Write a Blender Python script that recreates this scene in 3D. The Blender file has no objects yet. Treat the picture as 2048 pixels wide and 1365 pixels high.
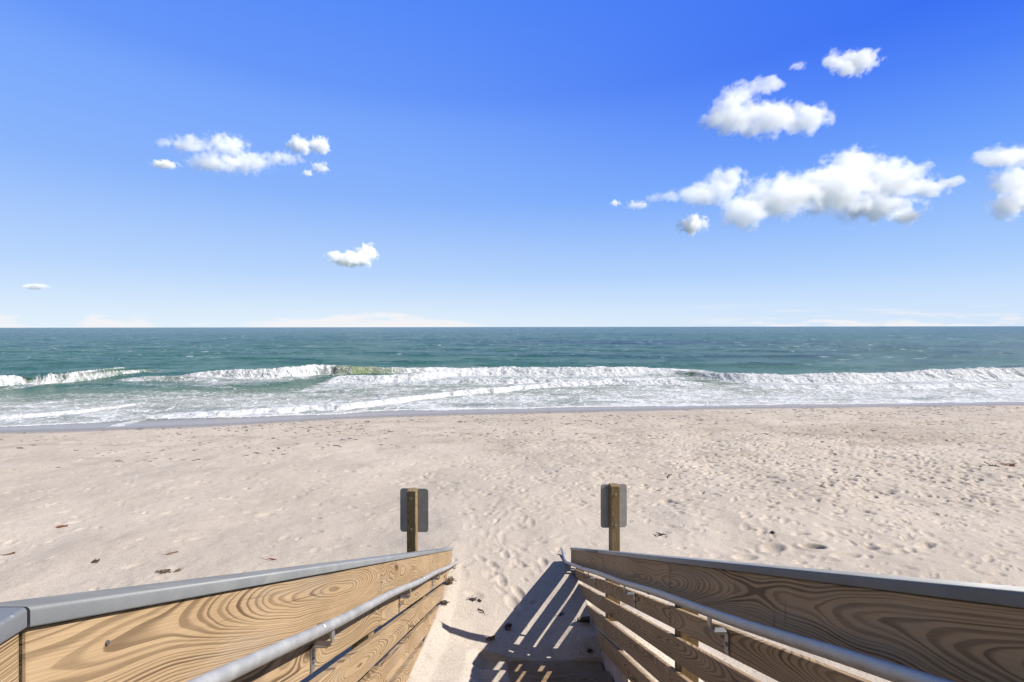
import bpy, bmesh, math, random
import numpy as np
from mathutils import Vector, Matrix

random.seed(7)
rng = np.random.default_rng(11)
SC = bpy.context.scene
COL = SC.collection

# ------------------------------------------------------------------ survey of the place (metres, sea level z = 0)
F, VX, HY, CZ = 880.0, 1003.0, 654.3, 4.6       # focal length in photo pixels, forward axis, horizon, eye height
SLOPE = 0.486                                    # fall of the stair flight
XL, XR = -0.628, 0.872                           # inner faces of the two board railings
YTOP, YEND, YNOSE = 0.573, 5.55, 0.554                         # head and foot of the flight


def ground_point(px, py, z=0.0):
    """point of the place that lies at height z on the sight line surveyed at (px, py)"""
    y = (CZ - z) * F / (py - HY)
    return Vector(((px - VX) * y / F, y, z))


def slope_z(v, y):
    """height of a line that runs v below the eye at the camera and falls with the flight"""
    return CZ - v - SLOPE * y


# ------------------------------------------------------------------ helpers
def tag(o, label=None, cat=None, group=None, kind=None):
    if label: o['label'] = label
    if cat: o['category'] = cat
    if group: o['group'] = group
    if kind: o['kind'] = kind
    return o


def empty(name, loc):
    o = bpy.data.objects.new(name, None)
    o.empty_display_size = 0.1
    o.location = loc
    COL.objects.link(o)
    return o


def link_mesh(name, me, m=None, parent=None, loc=None):
    o = bpy.data.objects.new(name, me)
    COL.objects.link(o)
    if m is not None and not me.materials: me.materials.append(m)
    if loc is not None: o.location = loc
    if parent is not None:
        o.parent = parent
        root = parent
        t = Vector((0, 0, 0))
        while root is not None:
            t += root.location
            root = root.parent
        o.location = Vector(o.location) - t if loc is not None else -t
    return o


def bm_obj(name, bm, m, parent=None, smooth=False):
    """link a bmesh built in world coordinates as one object (moved under its parent)"""
    bm.normal_update()
    me = bpy.data.meshes.new(name)
    bm.to_mesh(me)
    bm.free()
    if smooth:
        me.polygons.foreach_set('use_smooth', [True] * len(me.polygons))
    return link_mesh(name, me, m, parent)


def grain(o, fn):
    """store the wood's own coordinate (along, across from the middle, board number) on every vertex"""
    me = o.data
    vals = [fn(v.co) for v in me.vertices]
    mid = (min(c[1] for c in vals) + max(c[1] for c in vals)) / 2
    a = me.attributes.new('grain', 'FLOAT_VECTOR', 'POINT')
    a.data.foreach_set('vector', [x for c in vals for x in (c[0], c[1] - mid, c[2])])
    return o


def prism(bm, ring, dvec, bevel=0.0):
    """closed ring of points extruded by dvec, edges eased"""
    a = [bm.verts.new(p) for p in ring]
    b = [bm.verts.new(Vector(p) + dvec) for p in ring]
    n = len(ring)
    fs = [bm.faces.new(a), bm.faces.new(b[::-1])]
    for i in range(n):
        fs.append(bm.faces.new((a[i], b[i], b[(i + 1) % n], a[(i + 1) % n])))
    bmesh.ops.recalc_face_normals(bm, faces=fs)
    if bevel > 0:
        es = list({e for f in fs for e in f.edges})
        bmesh.ops.bevel(bm, geom=es, offset=bevel, segments=2, affect='EDGES', profile=0.5)


def tube(bm, pts, r, seg=20, caps=True):
    pts = [Vector(p) for p in pts]
    rings = []
    up = Vector((1, 0, 0))
    for i, p in enumerate(pts):
        t = (pts[min(i + 1, len(pts) - 1)] - pts[max(i - 1, 0)]).normalized()
        u = (up - t * up.dot(t)).normalized()
        w = t.cross(u)
        rr = r[i] if isinstance(r, (list, tuple)) else r
        rings.append([bm.verts.new(p + (u * math.cos(2 * math.pi * k / seg) + w * math.sin(2 * math.pi * k / seg)) * rr) for k in range(seg)])
    for a, b in zip(rings, rings[1:]):
        for k in range(seg):
            bm.faces.new((a[k], a[(k + 1) % seg], b[(k + 1) % seg], b[k]))
    if caps:
        bm.faces.new(rings[0][::-1])
        bm.faces.new(rings[-1])
    bmesh.ops.recalc_face_normals(bm, faces=bm.faces)


# ---- value noise on arrays
def _lat(ix, iy, seed):
    h = (ix.astype(np.int64) * 374761393 + iy.astype(np.int64) * 668265263 + seed * 2147483647) & 0xffffffff
    h = ((h ^ (h >> 13)) * 1274126177) & 0xffffffff
    h = ((h ^ (h >> 16)) * 2246822519) & 0xffffffff
    return ((h ^ (h >> 15)) & 0xffffff) / float(0xffffff)


def vnoise(x, y, seed=0):
    ix, iy = np.floor(x), np.floor(y)
    fx, fy = x - ix, y - iy
    fx = fx * fx * fx * (fx * (fx * 6 - 15) + 10)
    fy = fy * fy * fy * (fy * (fy * 6 - 15) + 10)
    a, b = _lat(ix, iy, seed), _lat(ix + 1, iy, seed)
    c, d = _lat(ix, iy + 1, seed), _lat(ix + 1, iy + 1, seed)
    return (a + (b - a) * fx) * (1 - fy) + (c + (d - c) * fx) * fy


def fbm(x, y, seed=0, octaves=4, gain=0.5):
    s, amp, tot = 0.0, 1.0, 0.0
    for i in range(octaves):
        s = s + amp * vnoise(x * 2 ** i + 17.3 * i, y * 2 ** i + 5.1 * i, seed + i)
        tot += amp
        amp *= gain
    return s / tot


def sstep(a, b, x):
    t = np.clip((x - a) / (b - a), 0, 1)
    return t * t * (3 - 2 * t)


def line_of(pts, z=0.0):
    """surveyed line on the level z -> arrays X, Y sorted by X"""
    w = sorted(((ground_point(px, py, z).x, ground_point(px, py, z).y) for px, py in pts))
    return np.array([a for a, b in w]), np.array([b for a, b in w])


# ------------------------------------------------------------------ materials
class NT:
    def __init__(s, name):
        s.m = bpy.data.materials.new(name)
        s.m.use_nodes = True
        s.t = s.m.node_tree
        s.p = s.t.nodes['Principled BSDF']
        s.out = s.t.nodes['Material Output']

    def n(s, typ, **kw):
        nd = s.t.nodes.new(typ)
        for k, v in kw.items(): setattr(nd, k, v)
        return nd

    def put(s, sock, v):
        if hasattr(v, 'is_output'): s.t.links.new(v, sock)
        elif v is not None: sock.default_value = v

    def math(s, op, a, b=None, c=None, clamp=False):
        q = s.n('ShaderNodeMath', operation=op, use_clamp=clamp)
        for i, v in enumerate((a, b, c)): s.put(q.inputs[i], v)
        return q.outputs[0]

    def vec(s, op, a, b=None):
        q = s.n('ShaderNodeVectorMath', operation=op)
        s.put(q.inputs[0], a)
        if b is not None: s.put(q.inputs[1], b)
        return q.outputs[0]

    def noise(s, co, scale=1.0, detail=3.0, rough=0.5, dist=0.0):
        q = s.n('ShaderNodeTexNoise')
        s.put(q.inputs['Vector'], co)
        q.inputs['Scale'].default_value = scale
        q.inputs['Detail'].default_value = detail
        q.inputs['Roughness'].default_value = rough
        q.inputs['Distortion'].default_value = dist
        return q.outputs[0]

    def rng(s, v, a, b, c=0.0, d=1.0, smooth=True):
        q = s.n('ShaderNodeMapRange', interpolation_type='SMOOTHSTEP' if smooth else 'LINEAR')
        for i, x in enumerate((v, a, b, c, d)): s.put(q.inputs[i], x)
        return q.outputs[0]

    def mix(s, f, a, b, blend='MIX'):
        q = s.n('ShaderNodeMix', data_type='RGBA', blend_type=blend)
        s.put(q.inputs[0], f)
        s.put(q.inputs[6], a)
        s.put(q.inputs[7], b)
        return q.outputs[2]

    def attr(s, name):
        q = s.n('ShaderNodeAttribute', attribute_name=name)
        return q

    def bump(s, h, strength, dist, normal=None):
        q = s.n('ShaderNodeBump')
        q.inputs['Strength'].default_value = strength
        q.inputs['Distance'].default_value = dist
        s.put(q.inputs['Height'], h)
        if normal is not None: s.put(q.inputs['Normal'], normal)
        return q.outputs[0]


def C4(r, g, b): return (r, g, b, 1.0)


RINGS = 235.0


def wood_mat(name, light, mid, dark, contrast=1.0, grey=0.0):
    s = NT(name)
    g = s.attr('grain').outputs['Vector']
    sep = s.n('ShaderNodeSeparateXYZ'); s.put(sep.inputs[0], g)
    al, ac, th = sep.outputs
    def comb(kx, ky, kz):
        return s.vec('MULTIPLY', g, (kx, ky, kz))
    # flat-sawn board: growth rings round a pith that wanders behind the face
    def wander(k, seed, amp):
        q = s.noise(s.vec('ADD', s.vec('MULTIPLY', g, (k, 0.0, 1.7)), (seed, seed * .7, 0)), 1.0, 1.5, .4)
        return s.math('MULTIPLY', s.math('SUBTRACT', q, .5), amp)
    x = s.math('ADD', ac, wander(.50, 3.1, .26))
    x = s.math('ADD', x, wander(3.2, 8.3, .018))
    z = s.math('ADD', s.math('ADD', wander(.8, 12.7, .22), wander(2.6, 21.3, .030)), .075)
    wob = s.math('SUBTRACT', s.noise(comb(3.5, 26.0, 10.0), 1.0, 2.0, 0.5), .5)
    vor = s.n('ShaderNodeTexVoronoi', feature='F1'); s.put(vor.inputs['Vector'], comb(1.5, 4.3, 0.5)); vor.inputs['Scale'].default_value = 1.0
    kd = vor.outputs['Distance']
    knot = s.math('POWER', 2.718, s.math('MULTIPLY', s.math('MULTIPLY', kd, kd), -36.0))
    z = s.math('ADD', z, s.math('MULTIPLY', knot, .030))
    r_ = s.math('SQRT', s.math('ADD', s.math('MULTIPLY', x, x), s.math('MULTIPLY', z, z)))
    ph = s.math('MULTIPLY', r_, RINGS)
    ph = s.math('ADD', ph, s.math('MULTIPLY', wob, .95))
    # uneven growth: ring spacing, width and darkness all vary from ring to ring
    jit = s.n('ShaderNodeTexNoise', noise_dimensions='1D')
    s.put(jit.inputs['W'], s.math('MULTIPLY', ph, .33))
    jit.inputs['Scale'].default_value = 1.0
    jit.inputs['Detail'].default_value = 1.0
    ph = s.math('ADD', ph, s.math('MULTIPLY', jit.outputs[0], 1.5))
    fr = s.math('FRACT', ph)
    wn = s.n('ShaderNodeTexWhiteNoise', noise_dimensions='1D')
    s.put(wn.inputs['W'], s.math('FLOOR', ph))
    wc = s.n('ShaderNodeSeparateColor'); s.put(wc.inputs[0], wn.outputs['Color'])
    start = s.math('MULTIPLY_ADD', wc.outputs[0], .35, .22)
    # early wood brightens slowly, late wood is a dark band with one sharp side
    late = s.math('MULTIPLY', s.rng(fr, start, s.math('ADD', start, .36)), s.rng(fr, 1.0, 0.92))
    late = s.math('MULTIPLY', late, s.math('MULTIPLY_ADD', wc.outputs[1], .55, .45))
    fib = s.noise(comb(7.0, 420.0, 200.0), 1.0, 2.0, 0.6)
    pat = s.noise(comb(1.3, 5.0, 2.0), 1.0, 3.0, 0.6)
    latev = s.math('MULTIPLY', late, s.rng(pat, 0.25, 0.7, 0.55, 1.0))
    col = s.mix(s.rng(pat, 0.3, 0.7), light, mid)
    col = s.mix(s.math('MULTIPLY', latev, contrast, clamp=True), col, dark)
    col = s.mix(s.rng(fib, 0.25, 0.75, 0.22, 0.0), col, C4(dark[0] * .8, dark[1] * .8, dark[2] * .8))
    col = s.mix(s.rng(kd, 0.12, 0.05, 0.0, 0.85), col, C4(0.0405, 0.02025, 0.00972))
    # weather stains and dirt runs
    st = s.noise(comb(26.0, 3.0, 5.0), 1.0, 2.0, 0.5)
    st2 = s.noise(comb(1.1, 1.5, 1.0), 1.0, 1.0, 0.5)
    stain = s.math('MULTIPLY', s.rng(st, 0.66, 0.76), s.rng(st2, 0.5, 0.66))
    col = s.mix(s.math('MULTIPLY', stain, 0.55), col, C4(0.0567, 0.04455, 0.03645))
    # drying checks: hair cracks along the grain, in runs
    ck = s.noise(comb(1.6, 150.0, 9.0), 1.0, 1.0, .5)
    ck2 = s.noise(comb(1.2, 9.0, 4.0), 1.0, 2.0, .5)
    col = s.mix(s.math('MULTIPLY', s.rng(ck, .70, .74), s.rng(ck2, .52, .60, 0, .8)), col, C4(.035, .024, .016))
    wash = s.noise(comb(2.5, 9.0, 3.0), 1.0, 4.0, 0.6)
    col = s.mix(s.rng(wash, 0.50, 0.74, 0.0, 0.30 + grey), col, C4(0.2349, 0.2025, 0.1661))
    s.put(s.p.inputs['Base Color'], col)
    s.p.inputs['Roughness'].default_value = 0.72
    s.p.inputs['Specular IOR Level'].default_value = 0.25
    h = s.math('ADD', s.math('MULTIPLY', late, 0.6), s.math('MULTIPLY', fib, 0.7))
    s.put(s.p.inputs['Normal'], s.bump(h, 0.35, 0.0025))
    return s.m


PINE = wood_mat('yellow_pine', C4(.375, .263, .152), C4(.305, .207, .113), C4(.066, .038, .018))
TREADWOOD = wood_mat('tread_pine', C4(0.2916, 0.2106, 0.1215), C4(0.2349, 0.162, 0.0891), C4(0.0972, 0.06075, 0.0324), 0.9, 0.2)
POSTWOOD = wood_mat('treated_post', C4(.245, .175, .088), C4(.185, .128, .062), C4(0.06885, 0.04212, 0.01782), 0.8)


def cap_mat():
    s = NT('grey_composite')
    tc = s.n('ShaderNodeTexCoord').outputs['Object']
    a = s.noise(s.vec('MULTIPLY', tc, (60, 3, 3)), 1.0, 3, .6)
    b = s.noise(tc, 9.0, 4, .6)
    sp = s.noise(tc, 160.0, 2, .5)
    col = s.mix(s.rng(b, .3, .7), C4(0.162, 0.1685, 0.175), C4(0.1985, 0.2041, 0.2074))
    col = s.mix(s.rng(sp, .68, .78, 0, .5), col, C4(0.3726, 0.3726, 0.3645))
    sc = s.noise(s.vec('MULTIPLY', tc, (14, 1.5, 14)), 1.0, 4, .65)
    col = s.mix(s.rng(sc, .60, .72, 0, .35), col, C4(0.3402, 0.324, 0.2997))
    s.put(s.p.inputs['Base Color'], col)
    s.put(s.p.inputs['Roughness'], s.rng(b, .2, .8, .42, .6))
    s.p.inputs['Specular IOR Level'].default_value = 0.35
    h = s.math('ADD', a, s.math('MULTIPLY', sp, .4))
    s.put(s.p.inputs['Normal'], s.bump(h, .25, .002))
    return s.m


def galv_mat(name, base, rough, metal=0.85):
    s = NT(name)
    tc = s.n('ShaderNodeTexCoord').outputs['Object']
    v = s.n('ShaderNodeTexVoronoi', feature='F1'); s.put(v.inputs['Vector'], tc); v.inputs['Scale'].default_value = 75
    a = s.noise(tc, 14.0, 4, .65)
    b = s.noise(tc, 90.0, 3, .6)
    col = s.mix(s.rng(a, .3, .72), C4(base * .74, base * .735, base * .73), C4(base, base * .985, base * .96))
    col = s.mix(s.rng(b, .55, .75, 0, .35), col, C4(base * .55, base * .56, base * .58))
    cr = s.n('ShaderNodeSeparateColor'); s.put(cr.inputs[0], v.outputs['Color'])
    col = s.mix(s.math('MULTIPLY', cr.outputs[0], .22), col, C4(base * 1.1, base * 1.1, base * 1.12))
    s.put(s.p.inputs['Base Color'], col)
    s.p.inputs['Metallic'].default_value = metal
    s.put(s.p.inputs['Roughness'], s.rng(a, .25, .75, rough - .06, rough + .12))
    s.put(s.p.inputs['Normal'], s.bump(b, .12, .001))
    return s.m


CAP = cap_mat()
GALV = galv_mat('galvanised_pipe', .41, .48, .5)
STEEL = galv_mat('bracket_steel', .36, .42, .7)
ALU = galv_mat('sign_back', .34, .6, .05)


def plain(name, col, rough=.7, var=.3, scale=40.0, bump=.2):
    s = NT(name)
    tc = s.n('ShaderNodeTexCoord').outputs['Object']
    oi = s.n('ShaderNodeObjectInfo').outputs['Random']
    a = s.noise(tc, scale, 3, .6)
    c = s.mix(s.rng(a, .3, .7), C4(*[x * (1 - var) for x in col]), C4(*[x * (1 + var) for x in col]))
    c = s.mix(s.math('MULTIPLY', oi, .5), c, C4(col[0] * .45, col[1] * .5, col[2] * .55))
    s.put(s.p.inputs['Base Color'], c)
    s.p.inputs['Roughness'].default_value = rough
    s.put(s.p.inputs['Normal'], s.bump(a, bump, .004))
    return s.m


WEED = plain('dried_seaweed', (0.03402, 0.02511, 0.01782), .8)
WEED_TAN = plain('bleached_seaweed', (0.0972, 0.06075, 0.03483), .85)
LEAF_DARK = plain('dead_leaf_dark', (0.0486, 0.02592, 0.01458), .6)
LEAF_RUST = plain('dead_leaf_rust', (0.1377, 0.0486, 0.02187), .65)
LEAF_TAN = plain('dead_leaf_tan', (0.1377, 0.081, 0.04455), .7)
STONE = plain('dark_pebble', (0.02835, 0.02592, 0.0243), .5)
IRON = plain('screw_head', (0.081, 0.07695, 0.0729), .45)


def sand_mat():
    s = NT('beach_sand')
    tc = s.n('ShaderNodeTexCoord').outputs['Object']
    wet = s.attr('wet').outputs['Fac']
    dirt = s.attr('dirt').outputs['Fac']
    fine = s.noise(tc, 120.0, 3, .75)
    mid = s.noise(tc, 28.0, 4, .65)
    lo = s.noise(tc, .55, 4, .55)
    vlo = s.noise(s.vec('MULTIPLY', tc, (.10, .25, 1)), 1.0, 3, .5)
    col = s.mix(s.rng(lo, .32, .68), C4(.378, .325, .268), C4(.425, .370, .310))
    col = s.mix(s.rng(vlo, .40, .66, 0, .30), col, C4(0.2633, 0.2268, 0.1903))
    col = s.mix(s.rng(fine, .30, .52, .60, 0), col, C4(0.1539, 0.1199, 0.09315))
    col = s.mix(s.rng(fine, .54, .70, 0, .55), col, C4(0.4455, 0.405, 0.3645))
    col = s.mix(s.rng(mid, .55, .78, 0, .22), col, C4(0.2754, 0.2106, 0.1458))
    g1 = s.noise(tc, 42.0, 3, .7)
    g2 = s.noise(s.vec('MULTIPLY', tc, (9, 4.5, 9)), 1.0, 4, .7)
    col = s.mix(s.rng(g1, .32, .50, .34, 0), col, C4(.19, .155, .122))
    col = s.mix(s.rng(g2, .30, .50, .30, 0), col, C4(.22, .18, .145))
    speck = s.noise(tc, 60.0, 1, .4)
    col = s.mix(s.math('MULTIPLY', s.rng(speck, .70, .75), .7), col, C4(0.0972, 0.06885, 0.0486))
    col = s.mix(s.math('MULTIPLY', dirt, s.rng(mid, .35, .65, .35, 1.0)), col, C4(0.162, 0.1174, 0.081))
    col = s.mix(wet, col, C4(.185, .158, .128))
    s.put(s.p.inputs['Base Color'], col)
    s.put(s.p.inputs['Roughness'], s.rng(wet, .35, 1.0, .92, .42))
    s.put(s.p.inputs['Specular IOR Level'], s.rng(wet, .2, 1.0, .12, .5))
    h = s.math('ADD', s.math('MULTIPLY', mid, 1.0), s.math('MULTIPLY', fine, .35))
    rip = s.noise(s.vec('MULTIPLY', tc, (9, 22, 9)), 1.0, 3, .55, .6)
    h = s.math('ADD', h, s.math('MULTIPLY', rip, .6))
    h = s.math('MULTIPLY', h, s.rng(wet, .1, .8, 1.0, .08))
    s.put(s.p.inputs['Normal'], s.bump(h, .45, .014))
    return s.m


def water_mat():
    s = NT('sea_water')
    tc = s.n('ShaderNodeTexCoord').outputs['Object']
    sep = s.n('ShaderNodeSeparateXYZ'); s.put(sep.inputs[0], tc)
    foam = s.attr('foam').outputs['Fac']
    film = s.attr('film').outputs['Fac']
    green = s.attr('green').outputs['Fac']
    far = s.rng(sep.outputs[1], 40.0, 260.0)
    # body colour of the water: sandy green over the bar, teal outside; darker blue patches paint in cloud shadow and wind
    patch = s.noise(s.vec('MULTIPLY', tc, (.0035, .011, 1)), 1.0, 3, .5)
    patch2 = s.noise(s.vec('MULTIPLY', tc, (.03, .07, 1)), 1.0, 3, .5)
    col = s.mix(far, C4(.029, .094, .069), C4(.0115, .070, .063))
    col = s.mix(s.rng(patch, .48, .62), col, C4(0.00648, 0.0405, 0.05832))
    col = s.mix(s.rng(patch2, .45, .7, 0, .45), col, C4(0.02754, 0.081, 0.06075))
    col = s.mix(green, col, C4(0.1499, 0.1823, 0.09315))
    col = s.mix(film, col, C4(.225, .208, .192))
    # lacy foam
    w1 = s.noise(tc, .9, 3, .55); w2 = s.noise(s.vec('ADD', tc, (31.7, 9.1, 4.0)), .9, 3, .55)
    cx = s.n('ShaderNodeCombineXYZ'); s.put(cx.inputs[0], w1); s.put(cx.inputs[1], w2)
    co = s.vec('ADD', tc, s.vec('MULTIPLY', cx.outputs[0], (1.5, 1.5, 0)))
    def cells(scale):
        v = s.n('ShaderNodeTexVoronoi', feature='DISTANCE_TO_EDGE'); s.put(v.inputs['Vector'], s.vec('MULTIPLY', co, (scale * .75, scale, scale)))
        v.inputs['Scale'].default_value = 1.0
        return v.outputs['Distance']
    c1, c2 = cells(1.0), cells(2.6)
    n1 = s.noise(s.vec('MULTIPLY', tc, (.32, .75, .6)), 1.0, 4, .6)
    n2 = s.noise(s.vec('MULTIPLY', tc, (3.5, 5.5, 5)), 1.0, 4, .7)
    F_ = s.math('ADD', foam, s.math('MULTIPLY', s.math('SUBTRACT', n1, .5), 1.0))
    F_ = s.math('ADD', F_, s.math('MULTIPLY', s.math('SUBTRACT', n2, .5), .45))
    F_ = s.math('MAXIMUM', F_, s.math('SUBTRACT', s.math('MULTIPLY', foam, 1.9), .95))
    lim = s.math('MULTIPLY', s.math('MULTIPLY', F_, F_), .50)
    m1 = s.rng(c1, lim, s.math('MULTIPLY', lim, .45))
    m2 = s.rng(c2, s.math('MULTIPLY', lim, .80), s.math('MULTIPLY', lim, .30))
    m3 = s.rng(F_, .62, .95)
    fm = s.math('MAXIMUM', s.math('MAXIMUM', m1, s.math('MULTIPLY', m2, .85)), m3)
    fm = s.math('MULTIPLY', fm, s.rng(foam, .02, .16))
    veil = s.math('MULTIPLY', s.rng(F_, .05, .60, 0, .62), s.rng(foam, .02, .2))
    fm = s.math('MAXIMUM', fm, veil)
    # whitecaps out at sea
    k1 = s.noise(s.vec('MULTIPLY', tc, (.24, .62, 1)), 1.0, 5, .62)
    k2 = s.noise(s.vec('MULTIPLY', tc, (.020, .035, 1)), 1.0, 2, .5)
    caps = s.math('MULTIPLY', s.rng(s.math('ADD', k1, s.math('MULTIPLY', k2, .30)), .80, .84), s.rng(sep.outputs[1], 42.0, 60.0))
    fm = s.math('MAXIMUM', fm, s.math('MULTIPLY', caps, .9))
    fm = s.math('MINIMUM', fm, 1.0)
    fcol = s.mix(s.rng(n2, .3, .7), C4(0.3726, 0.3888, 0.4131), C4(0.5346, 0.5346, 0.5265))
    s.put(s.p.inputs['Base Color'], s.mix(fm, col, fcol))
    s.put(s.p.inputs['Roughness'], s.rng(fm, 0, .6, .20, .85))
    s.p.inputs['IOR'].default_value = 1.33
    s.put(s.p.inputs['Specular IOR Level'], s.rng(fm, 0, .6, .15, .08))
    # chop in three sizes
    b1 = s.noise(s.vec('MULTIPLY', tc, (.22, .5, 1)), 1.0, 4, .6)
    b2 = s.noise(s.vec('MULTIPLY', tc, (1.3, 2.3, 1)), 1.0, 4, .62)
    b3 = s.noise(s.vec('MULTIPLY', tc, (5, 7.5, 1)), 1.0, 3, .6)
    h = s.math('ADD', s.math('MULTIPLY', b1, s.rng(sep.outputs[1], 45, 90, 0.05, 1.4)), s.math('MULTIPLY', b2, .55))
    h = s.math('ADD', h, s.math('MULTIPLY', b3, .09))
    h = s.math('MULTIPLY', h, s.rng(film, 0, 1, 1.0, .06))
    h = s.math('ADD', h, s.math('MULTIPLY', s.math('MULTIPLY', fm, s.math('ADD', n2, .4)), .07))
    s.put(s.p.inputs['Normal'], s.bump(h, .9, 1.0))
    return s.m


# ------------------------------------------------------------------ sky, sun, camera
EXPO = 0.85
SUN_DIR = Vector((-1.0, 0.08, -0.875)).normalized()     # the way the light travels
ELEV = math.asin(-SUN_DIR.z)


def build_sky():
    w = bpy.data.worlds.new('World')
    SC.world = w
    w.use_nodes = True
    t = w.node_tree
    bg = t.nodes['Background']
    bg.inputs[1].default_value = 0.1
    L = t.links.new
    def N(typ, **kw):
        nd = t.nodes.new(typ)
        for k, v in kw.items(): setattr(nd, k, v)
        return nd
    def M(op, a, b=None, c=None, clamp=False):
        q = N('ShaderNodeMath', operation=op, use_clamp=clamp)
        for i, v in enumerate((a, b, c)):
            if v is None: continue
            if hasattr(v, 'is_output'): L(v, q.inputs[i])
            else: q.inputs[i].default_value = v
        return q.outputs[0]
    def R(v, a, b, c=0.0, d=1.0):
        q = N('ShaderNodeMapRange', interpolation_type='SMOOTHSTEP')
        L(v, q.inputs[0])
        for i, x in enumerate((a, b, c, d)): q.inputs[i + 1].default_value = x
        return q.outputs[0]
    def X(f, a, b):
        q = N('ShaderNodeMix', data_type='RGBA')
        for i, v in ((0, f), (6, a), (7, b)):
            if hasattr(v, 'is_output'): L(v, q.inputs[i])
            else: q.inputs[i].default_value = v
        return q.outputs[2]
    sky = N('ShaderNodeTexSky', sky_type='NISHITA')
    sky.sun_disc = False
    sky.sun_elevation = ELEV
    sky.sun_rotation = math.atan2(-SUN_DIR.x, -SUN_DIR.y)
    sky.ozone_density = 1.5
    sky.dust_density = 0.5
    g = N('ShaderNodeTexCoord').outputs['Generated']
    sp = N('ShaderNodeSeparateXYZ'); L(g, sp.inputs[0])
    x, y, z = sp.outputs
    def lin(c): return tuple(((v / 255 + .055) / 1.055) ** 2.4 if v > 10 else v / 255 / 12.92 for v in c)
    def ramp(stops):
        q = N('ShaderNodeValToRGB')
        q.color_ramp.interpolation = 'LINEAR'
        e = q.color_ramp.elements
        while len(e) < len(stops): e.new(1.0)
        for k, (p, c) in zip(e, stops):
            k.position = p
            k.color = (*lin(c), 1)
        L(z, q.inputs[0])
        return q.outputs[0]
    a = ramp([(0.0, (228, 242, 254)), (.04, (215, 234, 254)), (.11, (186, 215, 254)), (.27, (140, 183, 254)), (.41, (120, 167, 254)), (.46, (104, 153, 252)), (.62, (82, 137, 250)), (.85, (20, 60, 170))])
    b = ramp([(0.0, (212, 231, 252)), (.04, (203, 226, 254)), (.11, (171, 207, 254)), (.27, (108, 163, 254)), (.40, (60, 120, 249)), (.47, (38, 101, 243)), (.62, (46, 106, 246)), (.85, (12, 48, 160))])
    base = X(R(x, -.35, 1.0), a, b)
    # thin cloud bank low over the horizon
    az = M('DIVIDE', x, M('MAXIMUM', y, .05)); el = M('DIVIDE', z, M('MAXIMUM', y, .05))
    cv = N('ShaderNodeCombineXYZ'); L(M('MULTIPLY', az, 9.0), cv.inputs[0]); L(M('MULTIPLY', el, 62.0), cv.inputs[1])
    nz = N('ShaderNodeTexNoise'); L(cv.outputs[0], nz.inputs[0]); nz.inputs['Scale'].default_value = 1.0; nz.inputs['Detail'].default_value = 6; nz.inputs['Roughness'].default_value = .62
    cw = N('ShaderNodeCombineXYZ'); L(M('MULTIPLY', az, 2.4), cw.inputs[0]); cw.inputs[1].default_value = 3.7
    nw = N('ShaderNodeTexNoise'); L(cw.outputs[0], nw.inputs[0]); nw.inputs['Scale'].default_value = 1.0; nw.inputs['Detail'].default_value = 1
    w1 = M('MULTIPLY', R(az, -.99, -.93), R(az, -.76, -.83))
    w2 = M('MULTIPLY', R(az, -.70, -.36), R(az, .02, -.25))
    w3 = M('MULTIPLY', R(az, .45, .8), .55)
    w0 = R(az, -1.06, -1.10)
    top = M('ADD', M('ADD', M('MULTIPLY', w1, .028), M('MULTIPLY', w2, .034)), M('ADD', M('MULTIPLY', w0, .026), M('MULTIPLY', w3, .034)))
    top = M('ADD', top, M('MULTIPLY_ADD', nw.outputs[0], .012, -.004))
    dens = M('ADD', nz.outputs[0], M('MULTIPLY', M('SUBTRACT', top, el), 9.0))
    bank = M('MULTIPLY', R(dens, .50, .72), R(y, .1, .2))
    bank = M('MULTIPLY', bank, R(el, .065, .02))
    streak_v = N('ShaderNodeCombineXYZ'); L(M('MULTIPLY', az, 5.0), streak_v.inputs[0]); L(M('MULTIPLY', el, 90.0), streak_v.inputs[1]); streak_v.inputs[2].default_value = 8.0
    ns = N('ShaderNodeTexNoise'); L(streak_v.outputs[0], ns.inputs[0]); ns.inputs['Scale'].default_value = 1.0; ns.inputs['Detail'].default_value = 5
    streak = M('MULTIPLY', M('MULTIPLY', R(ns.outputs[0], .5, .68), R(el, .06, .03)), R(az, .3, .55))
    cl = M('MAXIMUM', M('MULTIPLY', bank, .9), M('MULTIPLY', streak, .45))
    base = X(cl, base, (.93, .92, .95, 1))
    sc10 = N('ShaderNodeVectorMath', operation='SCALE'); L(base, sc10.inputs[0]); sc10.inputs['Scale'].default_value = 10.0 / 2 ** EXPO
    # open sky ahead as graded above; the zenith and the sky behind stay the plain sky texture
    f = M('MULTIPLY', R(y, -.25, .15), R(z, .95, .62))
    dim = N('ShaderNodeVectorMath', operation='SCALE'); L(sky.outputs[0], dim.inputs[0]); dim.inputs['Scale'].default_value = .6
    mixed = X(M('MULTIPLY', f, .97), dim.outputs[0], sc10.outputs[0])
    L(mixed, bg.inputs[0])


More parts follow.
